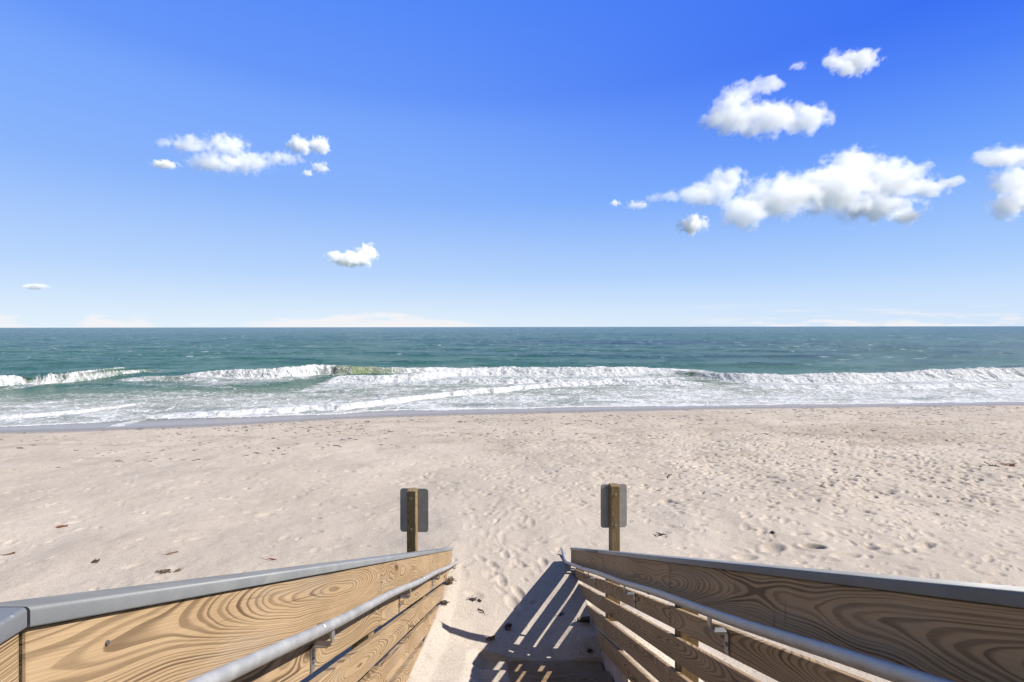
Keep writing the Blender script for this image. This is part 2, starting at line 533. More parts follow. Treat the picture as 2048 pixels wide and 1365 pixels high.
def build_light_and_camera():
    s = bpy.data.lights.new('sun', 'SUN')
    s.energy = 5.0
    s.angle = math.radians(0.5)
    s.color = (1.0, .955, .89)
    so = bpy.data.objects.new('sun', s)
    COL.objects.link(so)
    so.location = (30, 1, 30)
    so.rotation_euler = SUN_DIR.to_track_quat('-Z', 'Y').to_euler()
    c = bpy.data.cameras.new('camera')
    c.sensor_width = 36.0
    c.lens = F / 2048 * 36.0
    c.shift_x = (1024 - VX) / 2048
    c.shift_y = -(682.5 - HY) / 2048
    c.clip_start = .02
    c.clip_end = 90000
    co = bpy.data.objects.new('camera', c)
    COL.objects.link(co)
    co.location = (0, 0, CZ)
    co.rotation_euler = (math.radians(90), math.radians(0.0), 0)
    co.rotation_euler = (Matrix.Rotation(math.radians(90), 4, 'X') @ Matrix.Rotation(math.radians(-.085), 4, 'Z')).to_euler()
    SC.camera = co
    v = SC.view_settings
    v.view_transform = 'Standard'
    v.look = 'None'
    v.exposure = EXPO
    v.gamma = 1.0
    SC.cycles.volume_bounces = 64
    SC.cycles.max_bounces = 64
    SC.cycles.diffuse_bounces = 4
    SC.cycles.glossy_bounces = 4
    SC.cycles.volume_max_steps = 256
    SC.cycles.use_denoising = True


# ------------------------------------------------------------------ sheets: sand and sea
SHORE = line_of([(-700, 894), (-300, 874), (0, 860), (240, 854), (480, 845), (680, 834), (800, 829), (1024, 824), (1200, 820), (1400, 816), (1700, 813), (2048, 809), (2400, 806), (2800, 804)])


def shore_y(X): return np.interp(X, SHORE[0], SHORE[1])


def sheet(name, X, Y, Z, m, attrs):
    nr, nc = X.shape
    me = bpy.data.meshes.new(name)
    co = np.stack([X, Y, Z], -1).reshape(-1, 3).astype(np.float32)
    idx = np.arange(nr * nc).reshape(nr, nc)
    q = np.stack([idx[:-1, :-1], idx[:-1, 1:], idx[1:, 1:], idx[1:, :-1]], -1).reshape(-1, 4).astype(np.int32)
    me.vertices.add(len(co))
    me.vertices.foreach_set('co', co.ravel())
    me.loops.add(q.size)
    me.loops.foreach_set('vertex_index', q.ravel())
    me.polygons.add(len(q))
    me.polygons.foreach_set('loop_start', np.arange(0, q.size, 4, dtype=np.int32))
    me.polygons.foreach_set('use_smooth', np.ones(len(q), dtype=bool))
    me.update(calc_edges=True)
    for k, v in attrs.items():
        a = me.attributes.new(k, 'FLOAT', 'POINT')
        a.data.foreach_set('value', v.reshape(-1).astype(np.float32))
    return link_mesh(name, me, m)


def tread_z(Y):
    k = np.ceil((Y - YNOSE) / .30 - 1e-6)
    return CZ - 1.053 - SLOPE * (YNOSE + .30 * k)


def beach_base(X, Y):
    """smooth beach without small relief"""
    q = shore_y(X) - Y
    z = np.where(q > 0, .108 * q - .00098 * q * q, .108 * q)
    z = np.where(q > 19, np.maximum(z, .108 * 19 - .00098 * 361), z)
    z = z + .35 * sstep(20, 34, q)
    cap_ = 1.70 + .05 * np.sin(X * .5)
    k = .08
    z = -k * np.log(np.exp(-np.clip(z, -3, 4) / k) + np.exp(-cap_ / k))     # flat berm in front of the dune
    return z


def corridor(X, Y, z):
    """drifted sand between the railings and over the lowest treads"""
    left = np.interp(Y, [1.6, 2.2, 2.86, 3.61, 4.49, 5.1, 5.58, 6.4, 7.6], [2.6, 2.80, 2.29, 2.02, 1.825, 1.735, 1.69, 1.66, 1.645])
    left = np.where(Y < 2.86, np.interp(Y, [1.2, 2.0, 2.86], [1.7, 2.55, 2.29]), left)
    mid = np.interp(Y, [3.86, 4.0, 4.5, 5.2, 6.0, 7.0], [1.672, 1.69, 1.68, 1.645, 1.63, 1.63])
    right = np.interp(Y, [3.86, 4.02, 4.5, 5.22, 6.0, 7.0], [1.70, 1.77, 1.72, 1.66, 1.64, 1.63])
    cen = mid + (right - mid) * sstep(.45, .86, X)
    on_tread = tread_z(Y) + .012 - .09 * sstep(.02, .16, X + .05 * (vnoise(X * 5, Y * 9, 3) - .5))
    prof = np.interp(X + .03 * (vnoise(X * 4, Y * 4, 9) - .5), [XL, -.48, -.28, -.08, .10, .30], [1, .60, .40, .27, .10, 0])
    mid_up = np.where(Y < 3.86, 1.672 + (3.86 - Y) * SLOPE, cen)
    drift = mid_up + (left - mid_up) * prof
    k = sstep(-.13, -.30, X + .05 * (vnoise(X * 5, Y * 6, 19) - .5))
    c = np.where(Y < 3.845, on_tread + (drift - on_tread) * k, cen + (left - cen) * prof)
    c = np.where(Y < 2.3, c + (1.5 - c) * sstep(2.3, 1.7, Y), c)
    inside = sstep(XL - .06, XL - .02, X) * sstep(XR + .06, XR + .02, X) * sstep(7.4, 5.4, Y) * sstep(1.4, 1.9, Y)
    apron = np.exp(-np.maximum(np.abs(X - .12) - .75, 0) ** 2 / .35) * sstep(8.0, 5.6, Y) * sstep(5.0, 5.6, Y)
    w = np.where(Y > 5.45, apron, inside)
    return z * (1 - w) + c * w


def build_sand():
    ys = [-14.0]
    while ys[-1] < 27.5:
        y = ys[-1]
        ys.append(y + (.4 if y < 0 else .05 if y < 2 else .017 if y < 6.5 else min(.055, .0165 + (y - 6.5) * .0022)))
    ys = np.array(ys)
    u = np.linspace(-1, 1, 1500)
    uu = u + np.sign(u) * np.maximum(np.abs(u) - .93, 0) * 45
    hw = np.maximum(8.6, 2.6 + 1.36 * ys)
    X = .12 + hw[:, None] * uu[None, :]
    Y = np.repeat(ys[:, None], len(u), 1)
    Z = beach_base(X, Y)
    q = shore_y(X) - Y
    Z = corridor(X, Y, Z)
    bank = CZ - .70 - SLOPE * Y + .03 * (fbm(X * 3, Y * 3, 77, 3) - .5)
    wb = np.exp(-(np.maximum(X - .92, 0) / .55) ** 2) * sstep(XR + .01, XR + .035, X) * sstep(2.9, 3.5, Y) * sstep(5.9, 5.1, Y)
    Z = np.where(X > XR, np.maximum(Z, Z + (bank - Z) * wb), Z)
    dry = sstep(.9, 2.2, q)
    in_corr = sstep(XL - .05, XL + .05, X) * sstep(XR + .05, XR - .05, X) * sstep(5.8, 5.3, Y)
    und = (fbm(X * .55, Y * .55, 5, 3) - .5) * .16 + (fbm(X * 2.1, Y * 2.1, 8, 3) - .5) * .026
    Z += und * dry * sstep(1.0, 6.0, q) * (1 - .75 * in_corr)
    Z += (fbm(X * 7, Y * 7, 21, 3) - .5) * .011 * dry * (1 - .6 * in_corr)
    # trodden sand: footprints and kicked hollows, with a pushed-up rim
    dens = fbm(X[::8, ::8] * .35, Y[::8, ::8] * .35, 40, 3)
    dirt = np.zeros_like(Z)
    colstep = hw * (u[1] - u[0])
    def stamp(cx, cy, a, b, ang, dep, rim):
        r = int(np.searchsorted(ys, cy))
        if r < 5 or r > len(ys) - 6: return
        R_ = max(a, b) * 2.0
        r0, r1 = np.searchsorted(ys, cy - R_), np.searchsorted(ys, cy + R_)
        cc = (cx - .12) / hw[r]
        if abs(cc) > .92: return
        ci = (cc + 1) / 2 * (len(u) - 1)
        dc = int(R_ / colstep[r]) + 4 + int(abs(cc) * R_ * 1.4 / colstep[r])
        c0, c1 = max(0, int(ci) - dc), min(len(u), int(ci) + dc + 1)
        sx, sy = X[r0:r1, c0:c1] - cx, Y[r0:r1, c0:c1] - cy
        if sx.size == 0: return
        p = (sx * math.cos(ang) + sy * math.sin(ang)) / a
        w = (-sx * math.sin(ang) + sy * math.cos(ang)) / b
        d2 = p * p + w * w
        Z[r0:r1, c0:c1] += -dep * np.exp(-d2 ** 1.6) + rim * np.exp(-(np.sqrt(d2) - 1.35) ** 2 * 7)
    n = 0
    R = random.Random(5)
    while n < 11500:
        cy = 4.6 + 17.5 * R.random() ** .9
        cx = .12 + R.uniform(-.92, .92) * (2.6 + 1.36 * cy)
        qq = float(shore_y(cx)) - cy
        if qq < 1.6: continue
        keep = .12 + .88 * sstep(-4, 8, cx) if cy < 15 else .55
        keep = keep * (.30 + .70 * sstep(5.0, 8.5, cy)) * (.45 if abs(cx) < 2.2 and cy < 8 else 1)
        if R.random() > float(keep): continue
        big = R.random() < .10
        a = R.uniform(.045, .10) * (1.25 if big else 1)
        stamp(cx, cy, a, a * R.uniform(.35, .7), R.gauss(.15, .6), R.uniform(.007, .021) * (1.3 if big else 1) * (.9 + float(sstep(6.5, 9.5, cy)) * (.15 + .65 * float(sstep(-2, 6, cx)))), R.uniform(.001, .004))
        n += 1
    # the beaten way out from the foot of the steps
    for k in range(190):
        cy = 5.2 + 13 * R.random() ** 1.3
        cx = .1 + R.gauss(0, .5 + .10 * (cy - 5)) + .05 * (cy - 5)
        stamp(cx, cy, R.uniform(.10, .15), R.uniform(.045, .06), math.pi / 2 + R.gauss(0, .5), R.uniform(.004, .010), R.uniform(.001, .003))
    for px, py, a, b, dep in ((1625, 1089,   .13, .07, .075), (1545, 1087, .15, .10, .045), (1490, 1105, .14, .08, .035), (1690, 1108, .16, .07, .03), (1780, 1088, .15, .06, .03), (1850, 1086, .15, .06, .03),
                              (1003, 1158, .05, .115, .022), (1036, 1182, .05, .115, .026), (1024, 1206, .06, .12, .020), (985, 1125, .05, .11, .018), (960, 1110, .05, .10, .016), (1040, 1120, .05, .11, .018),
                              (1010, 1100, .05, .11, .018), (1085, 1115, .05, .11, .015)):
        p = ground_point(px, py, 1.68)
        stamp(p.x, p.y, a, b, R.gauss(.1, .2), dep, dep * .3)
    # darker swept bands and leaf dust
    band = sstep(.50, .66, fbm(X * .10 + 3, Y * .45, 61, 3)) * sstep(2, 12, X) * sstep(8.5, 11, Y) * sstep(19, 15, Y)
    dirt += .30 * band
    dirt += .35 * sstep(.60, .74, fbm(X * .9, Y * 1.6, 70, 4)) * sstep(9, 12, Y) * dry
    wet = sstep(1.9, .75, q + .5 * (fbm(X * .5, Y * .2, 90, 2) - .5))
    o = sheet('beach', X, Y, Z, sand_mat(), {'wet': wet, 'dirt': dirt * (1 - in_corr)})
    tag(o, 'pale trodden sand beach with footprints, darker and wet along the sea', None, None, 'structure')
    return X, Y, Z, ys, hw, u


def build_sea():
    ys = [17.0]
    while ys[-1] < 70000:
        y = ys[-1]
        ys.append(y + (.085 if y < 50 else .085 + (y - 50) * .012))
    ys = np.array(ys)
    u = np.linspace(-1.5, 1.5, 1100)
    X = ys[:, None] * u[None, :]
    Y = np.repeat(ys[:, None], len(u), 1)
    q = Y - shore_y(X)                                  # distance out from the wet edge
    Z = np.zeros_like(X)
    foam = np.zeros_like(X)
    green = np.zeros_like(X)
    # open-water swell, gone where the sheet gets coarse
    fade = sstep(600, 120, Y)
    offs = sstep(6, 24, q)
    R = np.random.default_rng(3)
    for lam, amp in ((17, .13), (11, .10), (7.5, .075), (5.2, .055), (3.6, .038), (2.5, .025), (1.7, .015)):
        for k in range(2):
            th = R.normal(0, .35)
            ph = R.uniform(0, 6.28)
            kx, ky = math.sin(th) * 2 * math.pi / lam, math.cos(th) * 2 * math.pi / lam
            a = amp * sstep(lam * 130, lam * 40, Y)
            Z += a * (1 - np.abs(np.sin(.5 * (kx * X + ky * Y + ph + 2.2 * fbm(X / (lam * 3), Y / (lam * 2), 100 + k, 2)))) * 1.0 - .36) * offs * fade * (.5 + fbm(X / (lam * 4), Y / (lam * 4), 130 + k, 2))
    Z += (fbm(X * .8, Y * 1.3, 150, 4) - .5) * .16 * sstep(.8, 5, q) * fade

    def breaker(pts, front, back, lip=.3, over=1.0, trail=.0):
        """pts: (px, py of the foot line, height, foam)"""
        g = sorted((ground_point(a, b).x, ground_point(a, b).y, h, f) for a, b, h, f in pts)
        gx, gy, gh, gf = (np.array(c) for c in zip(*g))
        Xc = X
        yc = np.interp(Xc, gx, gy) + (fbm(Xc * .55, Xc * 0 + front, 160, 3) - .5) * .9 + (fbm(Xc * 2.2, Xc * 0 + front, 165, 2) - .5) * .35 * np.clip(np.interp(Xc, gx, gf), 0, 1)
        inside = sstep(gx[0] - .5, gx[0] + .8, Xc) * sstep(gx[-1] + .5, gx[-1] - .8, Xc)
        h = np.interp(Xc, gx, gh) * inside * (.80 + .40 * fbm(Xc * .45, Xc * 0 + back, 170, 2))
        f = np.interp(Xc, gx, gf) * inside
        d = Y - yc
        rise = sstep(-.15, front, d)
        shape = rise * np.where(d < front, 1, np.exp(-np.maximum(d - front, 0) / back))
        tur = .35 * (fbm(X * 2.2, Y * 2.6, 180, 3) - .5) + .75 * (fbm(X * 6, Y * 6, 185, 3) - .5)
        face = sstep(-.45, .05, d) * sstep(front + 1.1 * over, front + .25, d)
        dz = h * shape * (1 + .40 * tur * np.minimum(f, 1) * face)
        Zn = np.maximum(Z, dz + .35 * Z)
        Z[...] = np.where(h > .01, Zn, Z)
        spray = .55 + .9 * fbm(X * 1.2, Y * .8, 190, 3)
        foam[...] = np.maximum(foam, face * f * np.clip(spray, .0, 1.15) * 1.12)
        if trail: foam[...] = np.maximum(foam, trail * f * sstep(-9, -.3, d) * sstep(.4, -.2, d))
        green[...] = np.maximum(green, sstep(-.3, .2, d) * sstep(front + back * .9, front * .5, d) * np.clip(h / .7, 0, 1) * (1 - .3 * f))

    # general foam of the surf zone, thicker to the south (right)
    zone = sstep(-.1, .6, q) * sstep(15.5, 9.0, q + 3.0 * (fbm(X * .18, Y * .1, 200, 2) - .5))
    dens = .35 + .09 * sstep(2, 14, X) + .34 * (fbm(X * .22, Y * .5, 210, 3) - .5) + .05 * sstep(9, 2, q)
    foam[...] = zone * dens
    breaker([(-420, 790, .8, 1), (-80, 776, .85, 1), (0, 773, .90, 1), (60, 770, .88, 1), (120, 765, .85, 1), (170, 757, .8, 1), (225, 747, .6, .7), (290, 746, .3, .25), (340, 750, .0, .0)], .75, 2.6, trail=.42)
    breaker([(340, 757, .15, .2), (405, 757, .6, 1), (520, 757, .82, 1), (590, 754, .9, 1), (630, 751, .9, .8), (665, 751, .88, .38), (705, 751, .84, .12), (760, 750, .74, .22), (820, 748, .6, .55), (880, 745, .45, .85), (960, 742, .1, .5)], .8, 3.0, trail=.40)
    breaker([(635, 767, .15, .6), (660, 767, .45, 1), (760, 768, .55, 1), (860, 761, .6, 1), (930, 754, .65, 1), (1000, 752, .7, 1), (1150, 754, .75, 1), (1260, 752, .7, 1), (1340, 750, .5, .8), (1440, 748, .05, .3)], 1.8, 2.8, over=3.2, trail=.55)
    breaker([(860, 768, .1, .6), (960, 768, .30, .9), (1100, 769, .32, .95), (1250, 769, .30, .95), (1340, 770, .30, .9), (1420, 772, .1, .6)], .8, 1.6, over=1.8, trail=.42)
    breaker([(1290, 756, .0, .1), (1350, 752, .42, .15), (1400, 757, .45, .4), (1450, 763, .5, .8), (1500, 767, .55, 1), (1600, 770, .6, 1), (1700, 770, .6, 1), (1850, 766, .7, 1), (2048, 763, .9, 1), (2200, 764, .95, 1), (2600, 770, .9, 1)], 1.8, 2.8, over=2.0, trail=.50)
    breaker([(1500, 778, .08, .6), (1600, 779, .22, .9), (1800, 780, .2, .9), (1950, 776, .25, .9), (2300, 776, .25, .9)], .6, 1.4, over=1.2, trail=.45)
    breaker([(215, 762, .1, .3), (280, 760, .30, .35), (340, 762, .34, .4), (420, 764, .2, .5)], .7, 1.8, over=1.5, trail=.45)
    # inner bores running up the beach
    breaker([(-200, 845, .12, .9), (0, 837, .14, .9), (140, 829, .15, .9), (240, 815, .12, .75), (300, 806, .04, .4)], .35, 1.2, over=.6, trail=.2)
    breaker([(270, 838, .08, .8), (340, 836, .12, .95), (440, 832, .18, 1), (600, 824, .22, 1), (700, 818, .26, 1), (783, 808, .28, 1), (920, 791, .28, 1), (1090, 776, .28, 1), (1261, 766, .22, 1), (1380, 759, .10, .6)], .40, 1.3, over=1.0, trail=.25)
    # thin swash edges
    def edge(pts, wdt, val):
        gx, gy = line_of(pts)
        d = Y - (np.interp(X, gx, gy) + (fbm(X * .7, X * 0, 220, 3) - .5) * .35)
        ins = sstep(gx[0] - .2, gx[0] + 1.0, X) * sstep(gx[-1] + .2, gx[-1] - 1.0, X)
        e = sstep(-.05, .03, d) * sstep(wdt, wdt * .3, d) * ins
        foam[...] = np.maximum(foam, e * val)
        Z[...] += .03 * e
        foam[...] = np.where((ins > .5) & (d < -.05), np.minimum(foam, .06), foam)
    edge([(-600, 878), (-200, 862), (0, 853), (171, 845), (291, 837)], .32, .95)
    edge([(280, 838), (480, 835), (680, 828), (740, 822), (1024, 818), (1100, 816), (1340, 813), (1700, 809), (2048, 805), (2700, 801)], .40, 1.0)
    film = np.maximum(sstep(3.2, .5, q), .5 * sstep(13, 4, q))
    green = np.maximum(green, .55 * sstep(20, 9, q) * sstep(2, 6, q))
    Z = np.where(q < 1.2, Z * sstep(-.2, 1.2, q), Z)
    Z = np.where(q < -.3, -.02 + q * .02, Z)
    o = sheet('sea', X, Y, Z, water_mat(), {'foam': np.clip(foam, 0, 1.2), 'film': film, 'green': green})
    tag(o, 'teal sea with foaming breakers, green wave faces and small whitecaps', None, None, 'structure')


# ------------------------------------------------------------------ stairs and railings
SEED = [0.0]


def nseed():
    SEED[0] += 1
    return SEED[0] * 5.37


def slope_board(name, parent, x0, x1, v0, v1, y0, y1, m=PINE):
    """board in the fall of the flight: between v0 (top) and v1 (bottom), plumb-cut ends"""
    bm = bmesh.new()
    ring = [(x0, y0, slope_z(v0, y0)), (x0, y1, slope_z(v0, y1)), (x0, y1, slope_z(v1, y1)), (x0, y0, slope_z(v1, y0))]
    prism(bm, ring, Vector((x1 - x0, 0, 0)), .004)
    o = bm_obj(name, bm, m, parent)
    s = nseed()
    off = o.location
    c = math.cos(math.atan(SLOPE))
    return grain(o, lambda p: (((p.y) / c + s), (CZ - p.z - SLOPE * p.y) * c + s * .7, p.x + s))


def flat_box(name, parent, lo, hi, m, axis='y', bevel=.004, smooth=False):
    bm = bmesh.new()
    x0, y0, z0 = lo
    x1, y1, z1 = hi
    prism(bm, [(x0, y0, z0), (x0, y1, z0), (x0, y1, z1), (x0, y0, z1)], Vector((x1 - x0, 0, 0)), bevel)
    o = bm_obj(name, bm, m, parent, smooth)
    s = nseed()
    if axis == 'y': fn = lambda p: (p.y + s, p.z + s * .7, p.x + s)
    elif axis == 'x': fn = lambda p: (p.x + s, p.y + s * .7, p.z + s)
    else: fn = lambda p: (p.z + s, p.x + s * .7, p.y + s)
    return grain(o, fn)


def cap_piece(parent, xa, xb, path, thick, r=.0065):
    """rounded cap board of width xa..xb whose top follows path (y, z)"""
    bm = bmesh.new()
    prof = []
    for cx, cz, a0 in ((xb - r, -r, 0), (xa + r, -r, 90), (xa + r * .6, -thick + r * .6, 180), (xb - r * .6, -thick + r * .6, 270)):
        rr = r if cz == -r else r * .6
        for k in range(6):
            a = math.radians(a0 + 90 * k / 5)
            prof.append((cx + rr * math.cos(a), cz + rr * math.sin(a)))
    rings = [[bm.verts.new((px, y, z + pz)) for px, pz in prof] for y, z in path]
    n = len(prof)
    for a, b in zip(rings, rings[1:]):
        for k in range(n):
            bm.faces.new((a[k], a[(k + 1) % n], b[(k + 1) % n], b[k]))
    bm.faces.new(rings[0][::-1])
    bm.faces.new(rings[-1])
    bmesh.ops.recalc_face_normals(bm, faces=bm.faces)
    o = bm_obj('cap', bm, CAP, parent, True)
    for p in o.data.polygons:
        if len(p.vertices) > 4: p.use_smooth = False
    return o


BOARDS_R = ((.115, .284), (.344, .450), (.490, .614), (.660, .784), (.830, .962))
BOARDS_L = ((.115, .300), (.312, .440), (.480, .612), (.652, .784), (.824, .962))
THICK_R, THICK_L = .027, .037
JOINTS_L, JOINTS_R = (YTOP + .006, 2.29, 3.80), (YTOP + .006, 2.29, 3.80)
POSTS = (.72, 2.26, 3.80, 5.34)


def railing(side, xin, label):
    d = 1 if side == 'r' else -1                     # outward
    THICK = THICK_R if side == 'r' else THICK_L
    root = empty('stair_railing', (xin, YTOP, CZ - 2.0))
    tag(root, label, 'railing')
    x0, x1 = xin, xin + d * THICK
    BOARDS = BOARDS_R if side == 'r' else BOARDS_L
    joints = JOINTS_R if side == 'r' else JOINTS_L
    rr = random.Random(3 if side == 'r' else 4)
    for i, (v0, v1) in enumerate(BOARDS):
        js = list(joints) if i != 2 else [joints[0], joints[2]]
        js.append(YEND)
        for a, b in zip(js, js[1:]):
            dv = rr.uniform(-.003, .003) if i else 0
            jx = rr.uniform(-.0015, .0015)
            bd = slope_board('board', root, x0 + jx, x1 + jx, v0 + dv, v1 + dv, a + .0015, b - .0015)
            if i < 3:
                for py in POSTS:
                    if a < py < b:
                        for fv in (.25, .75):
                            bm = bmesh.new()
                            yy, vv = py + rr.uniform(-.025, .025), v0 + (v1 - v0) * fv
                            bmesh.ops.create_cone(bm, cap_ends=True, segments=12, radius1=.0040, radius2=.0032, depth=.004)
                            bmesh.ops.transform(bm, matrix=Matrix.Translation((xin + jx - d * .001, yy, slope_z(vv, yy))) @ Matrix.Rotation(math.radians(90) * -d, 4, 'Y'), verts=bm.verts)
                            bm_obj('screw', bm, IRON, bd)
    # level boards of the deck guard, butted to the sloping ones
    dz = slope_z(0, YTOP)
    for i, (v0, v1) in enumerate(BOARDS):
        flat_box('board', root, (min(x0, x1), -2.6, dz - v1 + .002), (max(x0, x1), YTOP + .001, dz - v0 - (.0 if i else .001)), PINE)
    ci, co = xin - d * .009, xin + d * .085
    top = .086
    th = .028
    js = [YTOP + .0035, (3.95 if side == 'r' else 4.62), YEND + .012]
    for a, b in zip(js, js[1:]):
        cap_piece(root, min(ci, co), max(ci, co), [(a + .001, slope_z(top, a)), (b - .001, slope_z(top, b))], th)
    cap_piece(root, min(ci, co), max(ci, co), [(-2.6, dz - top), (YTOP + .0005, dz - top)], th)
    for py in POSTS + (-.35, -1.8):
        zt = slope_z(.125, py) if py > 0 else dz - .12
        zb = 1.2
        lo, hi = sorted((xin + d * (THICK + .004), xin + d * (THICK + .093)))
        flat_box('post', root, (lo, py - .0445, zb), (hi, py + .0445, zt - .03), POSTWOOD, 'z')
    # galvanised pipe on brackets
    hx = xin - d * .070
    v = .271 if side == 'l' else .275
    pts = [(hx, -.15, slope_z(v, .40)), (hx, .34, slope_z(v, .40)), (hx, .40, slope_z(v, .405))]
    ye = 5.60 if side == 'l' else 5.54
    for k in range(1, 41):
        y = .45 + (ye - .05 - .45) * k / 40
        sag = .004 * math.sin(k * .55)
        pts.append((hx + .002 * math.sin(k * .4), y, slope_z(v, y) + sag))
    ze = slope_z(v, ye)
    pts += [(hx, ye - .02, ze + .014), (hx, ye, ze + .008), (hx, ye + .03, ze + .004), (hx, ye + .07, ze + .003), (hx, ye + .29, ze + .003)]
    bm = bmesh.new()
    tube(bm, pts, .0175 if side == 'r' else .0168)
    hr = bm_obj('handrail', bm, GALV, root, True)
    for yy in ((1.35, 3.1) if side == 'l' else (2.4, 4.3)):
        bm = bmesh.new()
        tube(bm, [(hx, yy, slope_z(v, yy)), (hx, yy + .004, slope_z(v, yy + .004))], .0180 if side == 'r' else .0172, 24)
        bm_obj('coupling', bm, STEEL, hr, True)
    for by in ((1.45, 2.68, 3.95, 5.28) if side == 'l' else (1.70, 2.88, 4.09, 5.26)):
        zr = slope_z(v, by) - (.0170 if side == 'r' else .0163)
        zp = slope_z(.352 if side == 'r' else .345, by)
        bm = bmesh.new()
        w = .013
        # wall plate, arm, upright strap and saddle: one bent flat bar
        bar = [(xin - d * .003, zp - .085), (xin - d * .003, zp - .004), (xin - d * .010, zp + .004), (hx + d * .014, zp + .004), (hx + d * .004, zp + .010), (hx, zp + .022), (hx, zr + .002)]
        t = .0028
        prev = None
        for k, (bx, bz) in enumerate(bar):
            a = Vector(bar[max(k - 1, 0)]); c = Vector(bar[min(k + 1, len(bar) - 1)])
            tg = (c - a).normalized()
            nx, nz = -tg.y * t, tg.x * t
            cur = [bm.verts.new((bx + sx * nx, by + sy * w, bz + sx * nz)) for sx, sy in ((1, -1), (1, 1), (-1, 1), (-1, -1))]
            if prev:
                for e in range(4): bm.faces.new((prev[e], prev[(e + 1) % 4], cur[(e + 1) % 4], cur[e]))
            else: bm.faces.new(cur)
            prev = cur
        bm.faces.new(prev)
        for sy in (-1, 1):                          # saddle ears under the pipe
            g = bmesh.ops.create_cube(bm, size=1.0)['verts']
            bmesh.ops.transform(bm, matrix=Matrix.Translation((hx, by + sy * .022, zr - sy * .022 * SLOPE + .001)) @ Matrix.Rotation(-math.atan(SLOPE), 4, 'X') @ Matrix.Diagonal((.020, .026, .004, 1)), verts=g)
        g = bmesh.ops.create_cone(bm, cap_ends=True, segments=6, radius1=.0075, radius2=.0075, depth=.008)['verts']
        bmesh.ops.transform(bm, matrix=Matrix.Translation((xin - d * .009, by, zp - .048)) @ Matrix.Rotation(math.radians(90), 4, 'Y'), verts=g)
        bmesh.ops.recalc_face_normals(bm, faces=bm.faces)
        bm_obj('bracket', bm, STEEL, hr)
    return root


def build_stairs():
    railing('l', XL, 'sunlit pale pine board railing with grey cap, beside the steps north of the sand drift')['label'] = 'pale pine board stair railing in full sun, its grey cap mitred at the near end'
    railing('r', XR, 'brown pine board stair railing in shade, thin lit edges showing between its boards')
    root = empty('beach_steps', (.12, YTOP, CZ - 2.0))
    tag(root, 'wooden beach steps half buried in drifted sand between two board railings', 'steps')
    for k in range(0, 13):
        yn = YNOSE + .30 * k
        z = CZ - 1.053 - SLOPE * yn
        if k == 0: continue
        for a, b in ((yn - .290, yn - .152), (yn - .140, yn)):
            flat_box('tread', root, (XL + .004, a, z - .038), (XR - .004, b, z), TREADWOOD, 'x')
    for x in (XL + .045, XR - .045 - .038):
        slope_board('stringer', root, x, x + .038, 1.175, 1.42, YTOP, 4.4, TREADWOOD)
    dk = empty('boardwalk_deck', (.12, -1.0, CZ - 1.4))
    tag(dk, 'weathered plank boardwalk deck at the head of the beach steps', 'deck')
    zt = CZ - 1.053 - SLOPE * YTOP
    y = YTOP
    while y > -2.5:
        flat_box('plank', dk, (XL + .002, y - .14, zt - .038), (XR - .002, y, zt), TREADWOOD, 'x')
        y -= .146


def sign(px_post, px0, px1, py0, py1, ptop, D, label, yaw):
    X = (px_post - VX) * D / F
    zt = CZ - (ptop - HY) * D / F
    root = empty('post_sign', (X, D, 1.7))
    tag(root, label, 'sign')
    h = .0400
    po = flat_box('post', root, (X - h, D - h, 1.0), (X + h, D + h, zt), POSTWOOD, 'z', .005)
    Dp = D + h + .004
    x0, x1 = (px0 - VX) * Dp / F, (px1 - VX) * Dp / F
    z1, z0 = CZ - (py0 - HY) * Dp / F, CZ - (py1 - HY) * Dp / F
    bm = bmesh.new()
    ring = []
    r = .028
    for cx, cz, a0 in ((x1 - r, z1 - r, 0), (x0 + r, z1 - r, 90), (x0 + r, z0 + r, 180), (x1 - r, z0 + r, 270)):
        for k in range(8):
            a = math.radians(a0 + 90 * k / 7)
            ring.append((cx + r * math.cos(a), Dp - .001, cz + r * math.sin(a)))
    prism(bm, ring, Vector((0, .003, 0)))
    bm_obj('panel', bm, ALU, root)
    for zz in (z1 - .06, z0 + .06):
        bm = bmesh.new()
        bmesh.ops.create_cone(bm, cap_ends=True, segments=6, radius1=.009, radius2=.009, depth=.007)
        bmesh.ops.transform(bm, matrix=Matrix.Translation((X, D - h - .003, zz)) @ Matrix.Rotation(math.radians(90), 4, 'X'), verts=bm.verts)
        bm_obj('bolt', bm, STEEL, root)
    root.rotation_euler.z = math.radians(yaw)


def build_signs():
    sign(824, 799, 856, 977, 1064, 979, 3.90, 'back of a rounded metal sign on a dark shaded wooden post beside the sunlit railing', -3.0)
    sign(1228, 1201, 1254, 969, 1056, 970, 3.90, 'back of a rounded metal sign on an olive brown wooden post behind the shaded railing', 3.0)


# ------------------------------------------------------------------ leaves and seaweed
class Ground:
    def __init__(s, X, Y, Z, ys, hw, u): s.Z, s.ys, s.hw, s.n = Z, ys, hw, len(u)

    def z(s, x, y):
        r = int(np.clip(np.searchsorted(s.ys, y), 1, len(s.ys) - 1))
        c = (x - .12) / s.hw[r]
        if abs(c) > .93: return float(beach_base(np.array([x]), np.array([y]))[0])
        return float(s.Z[r, int(round((c + 1) / 2 * (s.n - 1)))])

    def at(s, px, py):
        z = 1.68
        for _ in range(12):
            p = ground_point(px, py, z)
            z = .5 * z + .5 * s.z(p.x, p.y)
        p.z = s.z(p.x, p.y)
        return p


